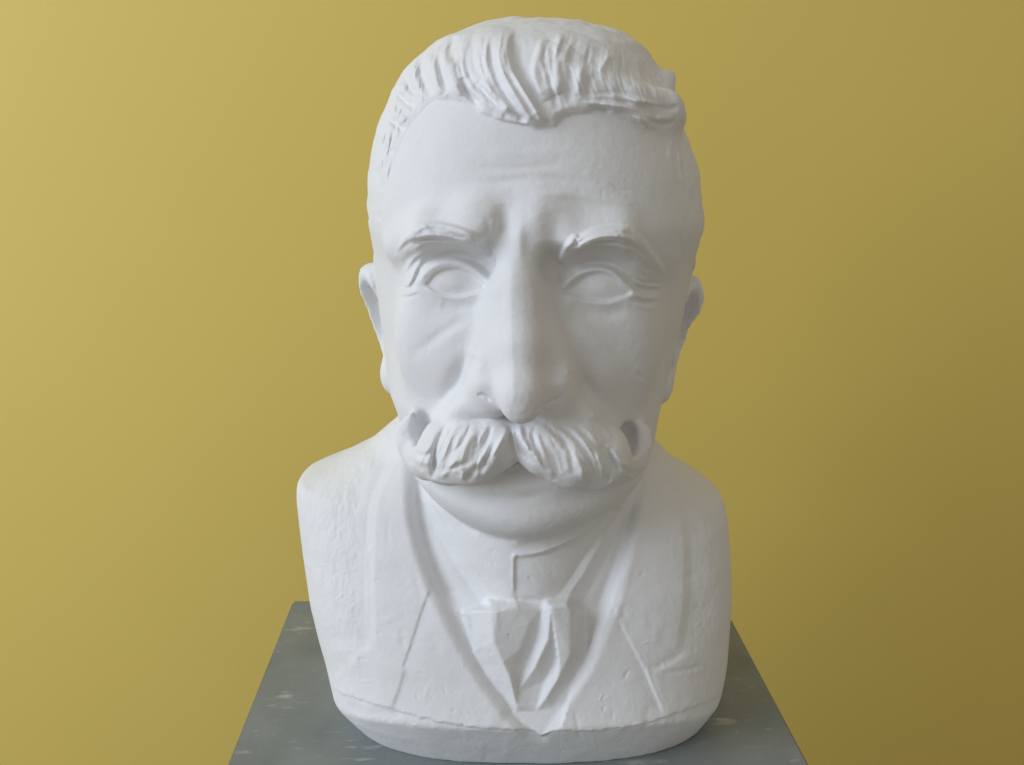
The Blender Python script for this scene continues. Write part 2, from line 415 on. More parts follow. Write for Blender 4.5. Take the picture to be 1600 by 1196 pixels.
def patch(pts, h, soft=3, mask=None, smooth=False):
    pts = curve(np.vstack([pts, pts[:1]])) if smooth else pts
    i = near(pts, soft + 2, mask)
    if not len(i): return
    s = np.clip(poly_sd(U[i], W[i], pts) / soft * .5 + .5, 0, 1)
    H[i] += h * s * s * (3 - 2 * s)
def facets(ctrl, tris, mask=None, base=None):
    """flat facets: ctrl (u, v, mm); heights run straight across each triangle"""
    c = np.array(ctrl, float); done = np.zeros(nv, bool)
    for t in tris:
        a, b, d = c[list(t)]
        i = near([a[:2], b[:2], d[:2]], 1, mask)
        den = (b[1] - d[1]) * (a[0] - d[0]) + (d[0] - b[0]) * (a[1] - d[1])
        w0 = ((b[1] - d[1]) * (U[i] - d[0]) + (d[0] - b[0]) * (W[i] - d[1])) / den
        w1 = ((d[1] - a[1]) * (U[i] - d[0]) + (a[0] - d[0]) * (W[i] - d[1])) / den
        w2 = 1 - w0 - w1
        m = (w0 >= -1e-6) & (w1 >= -1e-6) & (w2 >= -1e-6) & ~done[i]
        j = i[m]; hgt = (w0 * a[2] + w1 * b[2] + w2 * d[2])[m]; done[j] = True
        if base is None: H[j] += hgt
        else: H[j] = ((np.interp(W[j], *base) - V[j, 1]) / ray[j, 1] * 1000 + hgt) / np.maximum(front[j], .35)
def bump(c, r, h, ang=0, mask=None):
    i = near([(c[0], c[1])], max(r) * 2.4, mask)
    dx, dy = U[i] - c[0], W[i] - c[1]; cs, s = math.cos(ang), math.sin(ang)
    H[i] += h * np.exp(-((dx * cs + dy * s) / r[0]) ** 2 - ((-dx * s + dy * cs) / r[1]) ** 2)
_LAT = RNG.random((97, 89, 83)) * 2 - 1
def vnoise(p, s):
    q = p * s + 100; i = np.floor(q).astype(int); f = q - i; f = f * f * (3 - 2 * f); r = 0
    for a in (0, 1):
        for b in (0, 1):
            for c in (0, 1):
                w = (f[:, 0] if a else 1 - f[:, 0]) * (f[:, 1] if b else 1 - f[:, 1]) * (f[:, 2] if c else 1 - f[:, 2])
                r = r + w * _LAT[(i[:, 0] + a) % 97, (i[:, 1] + b) % 89, (i[:, 2] + c) % 83]
    return r
#@@CARVE
# -- hair: mass over the forehead, wave, locks
HAIRLINE = [(600, 330), (601, 300), (606, 275), (614, 245), (622, 225), (634, 202), (646, 184), (660, 168), (678, 156), (702, 152), (724, 160), (742, 170), (760, 179), (782, 188), (812, 193), (842, 197), (866, 195),
            (874, 183), (888, 175), (905, 171), (930, 169), (960, 174), (992, 185), (1020, 202), (1036, 212), (1042, 228), (1050, 249), (1058, 280), (1066, 302), (1080, 312)]
HAIR_POLY = HAIRLINE + [(1090, 330), (1150, 330), (1150, -10), (530, -10), (530, 345), (598, 345)]
dl, tl, sl = seg_dist(U, W, np.array(HAIRLINE, float))
inh = poly_sd(U, W, HAIR_POLY) > 0
HAIR = HEAD & ((inh & (front > 0)) | ((front <= 0) & (V[:, 2] > .37) & (V[:, 1] > -.06)) | ((V[:, 1] > .03) & (V[:, 2] > .30))) & (kind == 0)
hi = np.nonzero(HEAD & (front > 0) & (W < 350))[0]
s_ = np.where(inh[hi], dl[hi], -dl[hi])
kn = np.linspace(0, 1, 400); kv = np.interp(kn, np.sort(np.random.default_rng(5).random(60)), np.random.default_rng(6).uniform(-6, 6, 60)); kv = np.convolve(kv, np.ones(9) / 9, 'same'); s_ = s_ + np.interp(tl[hi], kn, kv) * (np.clip(U[hi] - 640, 0, 60) / 60)
top_h = np.interp(U[hi], [560, 610, 660, 760, 860, 900, 1000, 1060, 1100], [2.0, 3.2, 4.6, 5.5, 6.0, 5.0, 4.0, 1.5, 0.5])
H[hi] += top_h * np.clip((s_ + 3) / np.interp(U[hi], [600, 700, 820, 900, 1000], [14, 16, 18, 12, 9]), 0, 1) ** .8 * np.clip((338 - W[hi]) / 70, 0, 1) * np.clip(1.25 - np.clip(s_, 0, 200) / 160, .4, 1)
def strands(guides, n, w, h, span=(.35, .9), mask=None, seed=1, kinds=('c', 'g')):
    r = random.Random(seed); g = [curve(a, 5) for a in guides]
    m = min(len(a) for a in g)
    g = [np.array([a[int(round(q))] for q in np.linspace(0, len(a) - 1, m)]) for a in g]
    for _ in range(n):
        t = r.random() * (len(g) - 1); i = min(int(t), len(g) - 2); f = t - i
        p = g[i] * (1 - f) + g[i + 1] * f
        L = r.uniform(*span); s = r.uniform(0, 1 - L); a = int(s * (m - 1)); b = max(a + 2, int((s + L) * (m - 1)))
        q = p[a:b + 1] + np.array([r.uniform(-2, 2), 0])
        ww = r.uniform(*w); hh = r.uniform(*h) * (1 if r.random() < .6 else -1)
        if r.random() < .6: cliff(q, ww, hh, mask, side=r.choice((1, 1, -1)), tp=.3)
        else: stroke(q, ww * .6, hh, mask, tp=.35, smooth=False)
HM = HAIR
# main wave: bright left mass ends in a ridge, valley, second mass
cliff([(800, 44), (793, 70), (797, 100), (812, 130), (830, 160), (850, 192)], 48, 7.5, HM, side=1, tp=.12, edge=7)
cliff([(850, 60), (840, 84), (834, 108), (836, 130), (850, 160)], 50, 5.0, HM, side=-1, tp=.15, edge=7)
stroke([(862, 60), (852, 76), (848, 98)], 4, -2.0, HM)
stroke([(812, 60), (812, 95), (828, 135), (850, 170)], 9, -3.0, HM)
# deep chiselled gaps of the left part
for p_, w_, h_ in (([(662, 84), (657, 110), (664, 132), (673, 150)], 7, -4.5), ([(684, 80), (688, 108), (700, 146)], 4.5, -3.6), ([(711, 54), (704, 80), (707, 100)], 6, -4.0),
                   ([(724, 120), (730, 140), (750, 163)], 6, -4.0), ([(742, 128), (762, 150), (790, 170)], 4, -2.2), ([(790, 172), (806, 182), (822, 190)], 5, -2.8), ([(770, 60), (768, 90), (780, 120), (800, 150)], 5, -1.8),
                   ([(618, 142), (632, 158), (648, 168)], 4.5, -3), ([(606, 185), (620, 196), (632, 204)], 4, -2.8), ([(632, 118), (640, 138), (654, 150)], 5, -3), ([(600, 215), (606, 232), (612, 246)], 4, -1.4),
                   ([(588, 262), (594, 285), (598, 302)], 3.5, -1.0), ([(640, 106), (648, 130), (660, 152)], 4, -1.8), ([(590, 225), (588, 250), (592, 275)], 4, -.6), ([(744, 44), (738, 70), (742, 104), (756, 130)], 5, -1.8)):
    stroke(p_, w_ * 1.15, h_ * (2.1 if p_[0][0] < 665 else 1.45), HM)
for p_, w_, h_ in (([(672, 84), (676, 115), (688, 150)], 6, 2.6), ([(698, 76), (702, 112), (720, 150)], 7, 3.0), ([(750, 130), (775, 160), (812, 186)], 6, 2.4), ([(650, 92), (646, 118), (656, 146)], 5, 2.4),
                   ([(784, 60), (784, 100), (806, 140), (838, 180)], 6, 2.0), ([(606, 165), (620, 178), (634, 190)], 5, 2.2), ([(594, 205), (602, 220), (612, 234)], 5, 1.8)):
    stroke(p_, w_ * 1.15, h_ * (2.1 if p_[0][0] < 665 else 1.45), HM)
# right block: short chiselled ridges
for p_, w_, h_ in (([(878, 54), (872, 66), (866, 82)], 4, 2.4), ([(890, 70), (884, 84), (882, 98)], 4, 1.8), ([(952, 84), (944, 100), (936, 112)], 4, 2.0), ([(914, 98), (906, 114), (902, 150)], 5, 1.8), ([(930, 112), (922, 130), (918, 160)], 6, -1.6),
                   ([(872, 96), (868, 120), (872, 150)], 6, 1.8), ([(890, 110), (888, 140), (892, 164)], 6, -2.0), ([(858, 110), (862, 140), (872, 172)], 5, -2.0), ([(960, 150), (990, 166), (1030, 186)], 5, -2.2), ([(940, 160), (975, 172), (1015, 194)], 4, 1.8),
                   ([(1000, 176), (1026, 184), (1052, 186)], 4, 1.8), ([(1010, 188), (1034, 194), (1056, 190)], 3, -2.0), ([(1020, 162), (1040, 170), (1060, 168)], 4, -1.8)):
    stroke(p_, w_ * 1.15, h_ * (2.1 if p_[0][0] < 665 else 1.45), HM)
strands([[(620, 130), (606, 180), (600, 240)], [(655, 85), (640, 130), (640, 190)], [(700, 60), (690, 100), (706, 150)], [(750, 45), (745, 105), (780, 180)], [(795, 45), (790, 100), (840, 190)]], 22, (6, 16), (.5, 1.6), mask=HM, seed=3)
strands([[(850, 55), (836, 100), (860, 185)], [(890, 50), (876, 100), (895, 170)], [(930, 70), (925, 115), (945, 168)], [(985, 75), (985, 125), (1010, 185)], [(1020, 110), (1035, 140), (1060, 180)]], 22, (6, 16), (.3, 1.2), mask=HM, seed=5)
strands([[(612, 150), (590, 220), (584, 300)], [(640, 130), (612, 210), (600, 290)]], 14, (4, 8), (.2, .7), mask=HM, seed=8)
strands([[(1062, 210), (1075, 260), (1082, 320)], [(1045, 215), (1058, 270), (1076, 312)]], 16, (3, 7), (.5, 1.4), mask=HEAD, seed=9)
stroke([(1049, 226), (1056, 255), (1062, 285), (1074, 306)], 5, -3.2, HEAD)
stroke([(1064, 250), (1070, 275), (1080, 290)], 3, -1.8, HEAD)
stroke([(1060, 360), (1064, 385), (1066, 404)], 3, -1.2, HEAD); stroke([(1078, 330), (1072, 350), (1074, 380)], 3, -1.0, HEAD)
stroke([(598, 300), (600, 316)], 3, -1.2, HEAD); stroke([(592, 330), (594, 346)], 3, -1.0, HEAD)

for p_ in ([(716, 132), (734, 150), (754, 170)], [(744, 128), (768, 154), (794, 184)], [(768, 118), (796, 156), (822, 192)], [(784, 104), (812, 146), (842, 192)]):
    stroke(p_, 4.5, -3.4, HEAD, tp=.3); stroke([(a + 9, b - 3) for a, b in p_], 4.5, 2.0, HEAD, tp=.3)
cliff([(640, 104), (660, 82), (684, 68), (712, 54), (750, 43), (796, 44)], 34, 2.6, HM, side=1, tp=.15, edge=4)
cliff([(846, 58), (880, 50), (915, 60), (950, 78), (985, 96)], 34, 2.0, HM, side=1, tp=.2, edge=4)
strands([[(640, 110), (612, 170), (594, 250)], [(665, 85), (648, 120), (640, 185)], [(705, 58), (692, 100), (708, 152)], [(750, 45), (745, 105), (780, 182)], [(792, 45), (792, 100), (842, 190)]], 90, (2, 4), (.5, 1.3), span=(.12, .4), mask=HM, seed=41)
strands([[(850, 55), (838, 100), (862, 185)], [(890, 50), (878, 100), (897, 168)], [(930, 70), (925, 115), (947, 166)], [(985, 75), (988, 125), (1012, 186)], [(1022, 110), (1036, 140), (1060, 180)]], 80, (2, 4), (.4, 1.1), span=(.12, .4), mask=HM, seed=42)
strands([[(600, 190), (584, 250), (578, 320)], [(636, 150), (612, 220), (602, 300)]], 34, (2, 4), (.4, 1.1), span=(.1, .35), mask=HM, seed=43)
strands([[(1058, 215), (1076, 265), (1086, 330)], [(1046, 218), (1060, 272), (1078, 318)]], 24, (2, 4), (.4, 1.2), span=(.1, .35), mask=HEAD, seed=44)
hz = np.nonzero(HM & (U < 650))[0]; H[hz] *= 1.15
strands([[(905, 150), (960, 146), (1000, 152), (1046, 166)], [(910, 168), (970, 182), (1010, 192), (1054, 196)]], 16, (4, 9), (.8, 2.2), mask=HEAD, seed=31)
# -- forehead
stroke([(640, 300), (720, 308), (800, 300)], 14, 1.0, HEAD)
stroke([(700, 285), (760, 288), (840, 280), (930, 288)], 8, -1.3, HEAD)
stroke([(830, 305), (890, 304), (950, 314), (990, 320)], 7, 1.2, HEAD)
stroke([(730, 262), (800, 264), (880, 258)], 6, -.7, HEAD); stroke([(730, 240), (820, 240), (900, 238)], 9, .6, HEAD)
bump((700, 240), (50, 40), 1.0, mask=HEAD); bump((950, 250), (60, 40), 1.0, mask=HEAD)
stroke([(952, 286), (968, 296), (984, 300)], 2, -.9, HEAD)
# frown: two grooves over the nose root, the knot between them
stroke([(789, 318), (789, 350), (786, 380), (780, 412)], 13, -6.0, HEAD, tp=.8)
stroke([(862, 330), (866, 360), (862, 392), (856, 420)], 15, -2.0, HEAD, tp=.4)
bump((836, 340), (20, 26), 2.6, mask=HEAD); bump((812, 372), (9, 30), 1.6, mask=HEAD)
stroke([(752, 372), (764, 388), (772, 404)], 7, -3.6, HEAD)
stroke([(772, 340), (770, 362), (768, 378)], 6, 1.6, HEAD)
# brows: chiselled wedges
BROW_L = [(618, 402), (622, 384), (632, 366), (652, 350), (682, 347), (710, 353), (735, 364), (748, 380), (760, 398), (742, 392), (722, 382), (690, 378), (662, 384), (640, 396), (628, 408)]
BROW_R = [(868, 412), (878, 396), (892, 378), (908, 368), (932, 360), (960, 357), (986, 357), (1006, 376), (1022, 396), (1036, 416), (1040, 432), (1020, 424), (996, 404), (968, 388), (930, 386), (900, 396), (882, 408)]
patch(BROW_L, 2.4, 6, HEAD); patch(BROW_R, 1.6, 6, HEAD)
cliff([(756, 396), (738, 368), (712, 357), (682, 351), (654, 354), (636, 368), (622, 392)], 28, 5.0, HEAD, side=-1, tp=.12, edge=5)
cliff([(870, 410), (884, 388), (898, 372), (906, 374), (932, 360), (985, 358)], 30, 6.5, HEAD, side=1, tp=.08, edge=6)
cliff([(985, 358), (1004, 378), (1020, 400), (1036, 424)], 24, 4.0, HEAD, side=1, tp=.25, edge=6)
cliff([(620, 398), (636, 380), (662, 374), (700, 375), (740, 378)], 20, -3.2, HEAD, side=1, tp=.2, edge=3)
stroke([(898, 371), (901, 379), (903, 388)], 3, -2.8, HEAD)
stroke([(650, 373), (690, 374), (728, 372)], 3.5, -2.2, HEAD); stroke([(648, 363), (690, 362), (730, 366)], 4, 1.2, HEAD)
stroke([(624, 392), (642, 380), (664, 384), (700, 384)], 4, -1.8, HEAD); stroke([(660, 350), (668, 358), (676, 363)], 3, 1.4, HEAD)
strands([[(748, 384), (700, 362), (660, 358), (626, 392)], [(752, 394), (706, 378), (662, 376), (632, 402)]], 16, (4, 9), (.8, 2.2), mask=HEAD, seed=12)
strands([[(880, 396), (930, 366), (985, 364), (1030, 410)], [(890, 408), (935, 384), (985, 392), (1036, 432)]], 18, (4, 9), (.8, 2.2), mask=HEAD, seed=13)

# -- eyes
def eye(almond, rim_up, crease, rim_lo, bag, s, c):
    patch(almond, -3.2, 3.0, HEAD, smooth=True)
    bump((c[0], c[1] + 3), (26, 16), 2.6, mask=HEAD)
    bump((c[0] + 4 * s, c[1] - 36), (40, 10), -1.6, mask=HEAD)
    stroke(rim_up, 6, 3.0, HEAD, tp=.12)
    stroke(crease, 7.5, -5.0, HEAD, tp=.2)
    stroke(rim_lo, 3.2, .6, HEAD, tp=.15)
    stroke(bag, 10, -2.2, HEAD, tp=.3)
EYL = [(665, 446), (677, 430), (692, 422), (710, 419), (730, 425), (748, 437), (760, 448), (744, 457), (716, 463), (688, 459)]
EYR = [(880, 457), (896, 441), (914, 430), (936, 425), (957, 432), (975, 447), (986, 457), (968, 466), (944, 471), (914, 467)]
eye(EYL, [(654, 446), (664, 427), (684, 413), (708, 409), (732, 416), (754, 431), (768, 447)], [(650, 432), (662, 413), (684, 401), (712, 397), (738, 404), (762, 422), (776, 444)],
    [(664, 448), (682, 461), (712, 467), (740, 460), (758, 450)], [(690, 476), (720, 482), (750, 472), (772, 458)], 1, (704, 441))
eye(EYR, [(876, 452), (892, 436), (914, 423), (940, 420), (962, 428), (980, 446), (996, 458), (1014, 459)], [(890, 424), (914, 413), (942, 411), (966, 420), (984, 438), (1002, 450), (1030, 453)],
    [(870, 458), (890, 463), (912, 472), (944, 476), (972, 471)], [(890, 478), (920, 488), (956, 490), (980, 482)], 1, (934, 447))
# inner corners and hollow at the nose root
bump((757, 449), (6, 5), -2.0, mask=HEAD); bump((877, 456), (8, 6), -2.0, mask=HEAD)
bump((776, 430), (10, 22), -1.5, mask=HEAD); bump((868, 436), (12, 26), -2.6, mask=HEAD)
# fold above the outer corner and crow's feet
for p_, w_, h_ in (([(666, 392), (648, 404), (634, 424), (622, 446)], 3.5, 2.2), ([(656, 400), (642, 416), (628, 436)], 3, -2.0), ([(662, 404), (648, 424), (640, 442), (626, 452)], 3, 2.0), ([(656, 420), (650, 436), (640, 450)], 3, -2.4),
                   ([(622, 446), (638, 450), (652, 446)], 2.5, -1.6), ([(616, 456), (636, 460), (656, 454)], 2.5, 1.0), ([(620, 466), (640, 464), (654, 460)], 2.5, -1.0),
                   ([(984, 410), (1006, 424), (1036, 436)], 4, 1.6), ([(976, 424), (1000, 440), (1034, 444)], 3, -1.8), ([(980, 430), (1004, 446), (1036, 448)], 3, 1.6), ([(988, 446), (1008, 452), (1034, 454)], 3, -2.2),
                   ([(984, 458), (1006, 466), (1036, 464)], 2.6, 1.8), ([(984, 466), (1004, 474), (1030, 472)], 3, -1.6), ([(990, 474), (1010, 482), (1032, 480)], 2.5, 1.0)):
    stroke(p_, w_, h_, HEAD, tp=.25)
# -- cheek folds
stroke([(752, 486), (720, 502), (692, 520), (668, 538), (638, 558)], 9, -1.5, HEAD, tp=.3)
stroke([(742, 504), (710, 522), (684, 540)], 12, .6, HEAD, tp=.3)
stroke([(886, 494), (918, 508), (944, 528), (974, 556), (1002, 588)], 9, -1.4, HEAD, tp=.3)
stroke([(908, 520), (938, 545), (962, 570)], 12, .5, HEAD, tp=.3)
stroke([(994, 582), (1006, 592)], 3, -1.4, HEAD)
# -- nose: planed bridge with a ridge, side planes, wings
cliff([(800, 400), (798, 450), (799, 520), (802, 580), (800, 625), (796, 648)], 26, 1.6, HEAD, side=-1, tp=.12, edge=14)
cliff([(828, 420), (838, 500), (846, 570), (848, 615)], 20, 1.0, HEAD, side=1, tp=.12, edge=16)
patch([(752, 548), (792, 470), (800, 600), (790, 652), (700, 654), (726, 606)], 1.2, 14, HEAD)
cliff([(752, 545), (737, 590), (716, 624), (699, 652), (690, 668)], 18, 3.0, HEAD, side=-1, tp=.2, edge=5)
cliff([(882, 566), (896, 598), (916, 630), (934, 654), (956, 686)], 18, 3.0, HEAD, side=1, tp=.2, edge=5)
stroke([(740, 556), (718, 592), (698, 634)], 15, -9, HEAD, tp=.35)
stroke([(896, 578), (914, 610), (934, 646)], 14, -7.5, HEAD, tp=.35)
stroke([(746, 617), (757, 618), (768, 627)], 2.4, -2.8, HEAD, tp=.3)
bump((758, 600), (14, 13), 1.8, mask=HEAD)
bump((872, 604), (14, 13), 1.6, mask=HEAD)
stroke([(880, 619), (866, 625), (850, 633), (834, 645)], 3, -2.6, HEAD, tp=.3)
bump((748, 575), (6, 5), .8, mask=HEAD)
# below the lip
stroke([(760, 770), (810, 778), (862, 768)], 8, -1.0, HEAD)
stroke([(673, 757), (684, 776), (704, 798), (728, 818)], 4, .8, HEAD)

# -- moustache: centre gap, chiselled tufts
MM = kind == 1
MOU = HEAD & (front > 0)
patch([(798, 672), (806, 700), (822, 742), (800, 752), (760, 750), (776, 720), (790, 690)], -5.0, 9, MM)
cliff([(797, 668), (789, 690), (776, 720), (758, 748)], 9, 3.4, MM, side=1, tp=.1, edge=3)
cliff([(798, 668), (806, 700), (820, 742)], 9, 3.4, MM, side=-1, tp=.1, edge=3)
for p_, w_, h_ in (([(702, 660), (688, 682), (680, 706), (676, 748)], 4, -3.4), ([(682, 700), (680, 722), (682, 746)], 5, -2.2), ([(736, 664), (728, 684), (716, 700), (700, 716)], 4, -1.6), ([(772, 668), (756, 690), (744, 708), (738, 724)], 5, -2.6), ([(744, 682), (745, 696), (738, 704)], 2.2, -1.8),
                   ([(752, 726), (738, 740), (726, 752)], 5, -2.6), ([(764, 700), (750, 722), (742, 748)], 4, 2.2), ([(718, 716), (700, 734), (690, 748)], 4, 2.2), ([(776, 690), (762, 712), (750, 740)], 3, -2.2), ([(690, 738), (710, 730), (736, 722)], 3.4, -1.8), ([(724, 736), (722, 750)], 3, 1.8),
                   ([(640, 712), (656, 722), (676, 724)], 4, 1.6), ([(642, 722), (652, 734), (664, 744)], 4, 2.0), ([(650, 708), (662, 712), (676, 708)], 3, -1.6), ([(790, 676), (780, 694), (768, 714)], 3, 2.0), ([(662, 746), (690, 754), (722, 757)], 3, 1.4)):
    stroke(p_, w_ * 1.1, h_ * 1.4, MM, tp=.25)
for p_, w_, h_ in (([(812, 662), (816, 690), (836, 712)], 5, 3.0), ([(836, 664), (834, 690), (846, 716), (862, 740)], 4, -2.4), ([(852, 662), (880, 690), (892, 716), (896, 744)], 4, -2.2), ([(872, 664), (902, 688), (920, 716), (928, 748)], 4, -1.8), ([(898, 664), (926, 690), (946, 716), (956, 744)], 4, -2.0),
                   ([(828, 704), (848, 724), (866, 748)], 6, 3.0), ([(804, 676), (812, 700), (826, 722)], 3.5, -2.0), ([(950, 700), (958, 722), (972, 742)], 3, -2.4), ([(958, 704), (972, 722), (992, 734)], 3.4, 2.2), ([(880, 700), (906, 728), (912, 752)], 5, 1.8), ([(966, 732), (980, 744), (994, 748)], 3, 1.8),
                   ([(950, 742), (952, 754)], 2.4, -2.0), ([(932, 704), (940, 726), (942, 748)], 4, 1.8), ([(820, 732), (842, 746), (872, 757)], 3, 1.6), ([(1006, 700), (1000, 716), (984, 724)], 4, 1.2)):
    stroke(p_, w_ * 1.1, h_ * 1.4, MM, tp=.25)
strands([[(790, 668), (772, 700), (758, 742)], [(760, 662), (740, 705), (728, 752)], [(720, 662), (704, 700), (696, 752)], [(700, 668), (682, 705), (668, 742)], [(676, 690), (660, 715), (650, 735)]], 16, (6, 12), (.6, 1.6), mask=MM, seed=21)
strands([[(808, 668), (818, 702), (838, 742)], [(840, 664), (856, 704), (880, 754)], [(880, 664), (910, 704), (930, 756)], [(916, 668), (950, 710), (970, 750)], [(945, 700), (975, 726), (995, 735)]], 20, (6, 12), (.6, 1.6), mask=MM, seed=22)
strands([[(790, 668), (772, 700), (758, 744)], [(740, 660), (722, 705), (712, 752)], [(702, 668), (684, 705), (668, 745)]], 40, (2, 4), (.4, 1.1), span=(.12, .4), mask=MM, seed=45)
strands([[(808, 668), (818, 702), (838, 742)], [(860, 664), (882, 704), (905, 754)], [(925, 672), (955, 712), (978, 748)]], 40, (2, 4), (.4, 1.0), span=(.12, .4), mask=MM, seed=46)
# curled ends: hollow cup with a rolled rim

# -- coat: the V opening between the lapels, groove round the collar
VL = [(640, 700), (640, 727), (642, 770), (645, 808), (655, 856), (675, 914), (692, 948), (709, 982), (727, 1017), (765, 1077), (797, 1117)]
VR = [(1000, 716), (996, 760), (990, 805), (979, 850), (967, 900), (958, 940), (944, 976), (928, 1010), (914, 1044), (890, 1080), (856, 1126)]
VPOLY = VL + [(826, 1146), (846, 1150)] + VR[::-1] + [(990, 690), (650, 690)]
H_before = H.copy()
patch(VPOLY, -9.0, 16, kind == 3)
for c_, sd_ in ((VL, 1), (VR, -1)): cliff(c_, 26, 1.6, kind == 3, side=sd_, tp=0.03, edge=10)
stroke([(652, 750), (656, 807), (668, 852), (691, 905), (722, 950)], 12, -5, kind == 3, tp=.15)
stroke([(988, 780), (977, 836), (962, 880), (947, 918), (930, 955)], 9, -4.5, kind == 3, tp=.15)
i3 = np.nonzero(kind == 3)[0]; H[i3] = H_before[i3] + (H - H_before)[i3] * np.clip(dC[i3] / .008, 0, 1)
cliff([(970, 880), (964, 905), (955, 940), (942, 975), (926, 1010)], 9, 2.0, kind == 3, side=-1, tp=.2, edge=14)
# sleeves stand behind the coat front
LAPO = [(618, 696), (606, 718), (592, 745), (578, 783), (573, 831), (571, 914), (573, 974), (573, 1016)]
cliff(LAPO, 60, -3.0, kind == 3, side=1, tp=.05, edge=14)
cliff([(1026, 722), (1046, 746), (1060, 772), (1073, 802), (1079, 846), (1080, 900), (1077, 960), (1067, 1018)], 60, -3.0, kind == 3, side=-1, tp=.1, edge=12)
cliff([(674, 920), (660, 955), (646, 1000), (630, 1046)], 16, -1.3, kind == 3, side=-1, tp=.08, edge=3)
cliff([(966, 964), (976, 990), (1001, 1038), (1017, 1072), (1036, 1112)], 16, -1.1, kind == 3, side=1, tp=.1, edge=3)
patch([(577, 1017), (600, 1030), (630, 1047), (622, 1078), (610, 1108), (575, 1110), (526, 1090), (520, 1062), (536, 1042), (556, 1022)], 1.8, 8, kind == 3)
stroke([(630, 1047), (620, 1080), (610, 1106)], 3, .6, kind == 3, tp=.1)
stroke([(572, 850), (573, 930), (573, 1010)], 2.2, .6, kind == 3)
patch([(1070, 1018), (1044, 1036), (1014, 1048), (1024, 1080), (1040, 1116), (1086, 1106), (1130, 1085), (1136, 1040)], 1.2, 9, kind == 3)
stroke([(1072, 1012), (1062, 1024), (1036, 1038), (1014, 1048)], 6, -1.2, kind == 3); stroke([(1034, 1052), (1066, 1048), (1100, 1040)], 4, -1.2, kind == 3)
stroke([(1010, 1042), (1020, 1074), (1038, 1114)], 2.4, .6, kind == 3, tp=.1)
stroke([(562, 700), (580, 740), (570, 790)], 12, 1.2, kind == 3)
# chipped lower edge of the coat front
for k in range(24):
    u0 = 540 + k * 24 + random.uniform(-5, 5); v0 = np.interp(u0, [532, 589, 628, 694, 754, 850, 927, 990, 1041, 1122], [1084, 1103, 1113, 1131, 1139, 1142, 1141, 1134, 1120, 1092])
    stroke([(u0 - random.uniform(4, 10), v0 + random.uniform(-2, 3)), (u0 + random.uniform(4, 10), v0 + random.uniform(-2, 3))], random.uniform(2, 4), random.choice((-1, .8)) * random.uniform(.2, 1.0), kind == 3, smooth=False)
# crisp edge of the bevelled base, the band below it leaning back
BE = [(500, 1060), (532, 1083), (560, 1092), (589, 1102), (628, 1113), (660, 1121), (694, 1130), (754, 1139), (800, 1141), (850, 1143), (927, 1142), (990, 1135), (1041, 1121), (1080, 1106), (1122, 1092), (1160, 1070)]
i = near(BE, 80, kind == 3); d, t, s = seg_dist(U[i], W[i], BE)
jag = np.interp(U[i], np.arange(480, 1180, 9), np.random.default_rng(3).uniform(-1.6, 1.6, len(np.arange(480, 1180, 9))))
d = d * s + jag
H[i] += np.where(d > 0, -.8 * np.exp(-d / 25), 1.2 * np.exp(-np.abs(d) / 14))
# -- standing collar: left flap laps over the right
CM = kind == 4
RP = CM & (W > 873 - (U - 804) * .2) & (U > 800)
ir = near([(800, 790), (1000, 960)], 2, CM); sdp = np.clip(poly_sd(U[ir], W[ir], [(804, 872), (849, 865), (880, 853), (906, 839), (932, 820), (956, 796), (1000, 790), (960, 920), (930, 960), (804, 960)]) / 2.2 * .5 + .5, 0, 1)
H[ir] -= sdp * (2.2 + np.clip(U[ir] - 804, 0, 130) / 130 * 4.5) * np.clip(dT[ir] / .006, 0, 1)
stroke([(671, 757), (681, 779), (702, 799), (726, 820), (748, 835)], 5, -2.4, None, tp=.15)
stroke([(803, 866), (802, 900), (803, 944)], 2.6, .6, CM, tp=.05)
stroke([(800, 868), (808, 871)], 4, 1.0, CM)
stroke([(810, 872), (849, 862), (906, 836), (950, 800)], 2.6, .8, CM, tp=.1)
# -- necktie: flat chiselled planes
TC = [(722, 958, 0), (736, 952, 3), (762, 947, 6), (768, 955, 13), (776, 956, 13.5), (806, 947, 11), (827, 975, 10.5), (846, 950, 6), (861, 948, 12), (890, 944, 9), (914, 958, 2), (918, 1000, 1),
      (771, 1003, 15), (786, 1036, 14.5), (801, 1072, 12), (808, 1104, 8), (740, 1018, 2), (760, 1058, 1.5), (786, 1092, 1.5),
      (812, 1015, 11.5), (801, 1040, 11), (838, 1000, 5.5), (826, 1030, 5), (808, 1082, 6.5), (856, 1000, 12), (836, 1042, 11.5),
      (876, 1008, 6), (867, 1035, 5.5), (850, 1065, 5), (837, 1111, 5), (873, 1045, 10.5), (871, 1062, 10.5), (854, 1090, 9.5), (891, 1022, 10.5), (914, 1032, .5), (892, 1066, 2.5), (862, 1105, 4),
      (806, 1112, 5), (800, 1117, 5), (846, 1151, 8), (852, 1132, 6), (888, 1090, 2), (876, 1136, 10), (760, 937, 1), (806, 936, 2), (850, 936, 1), (892, 936, 1)]
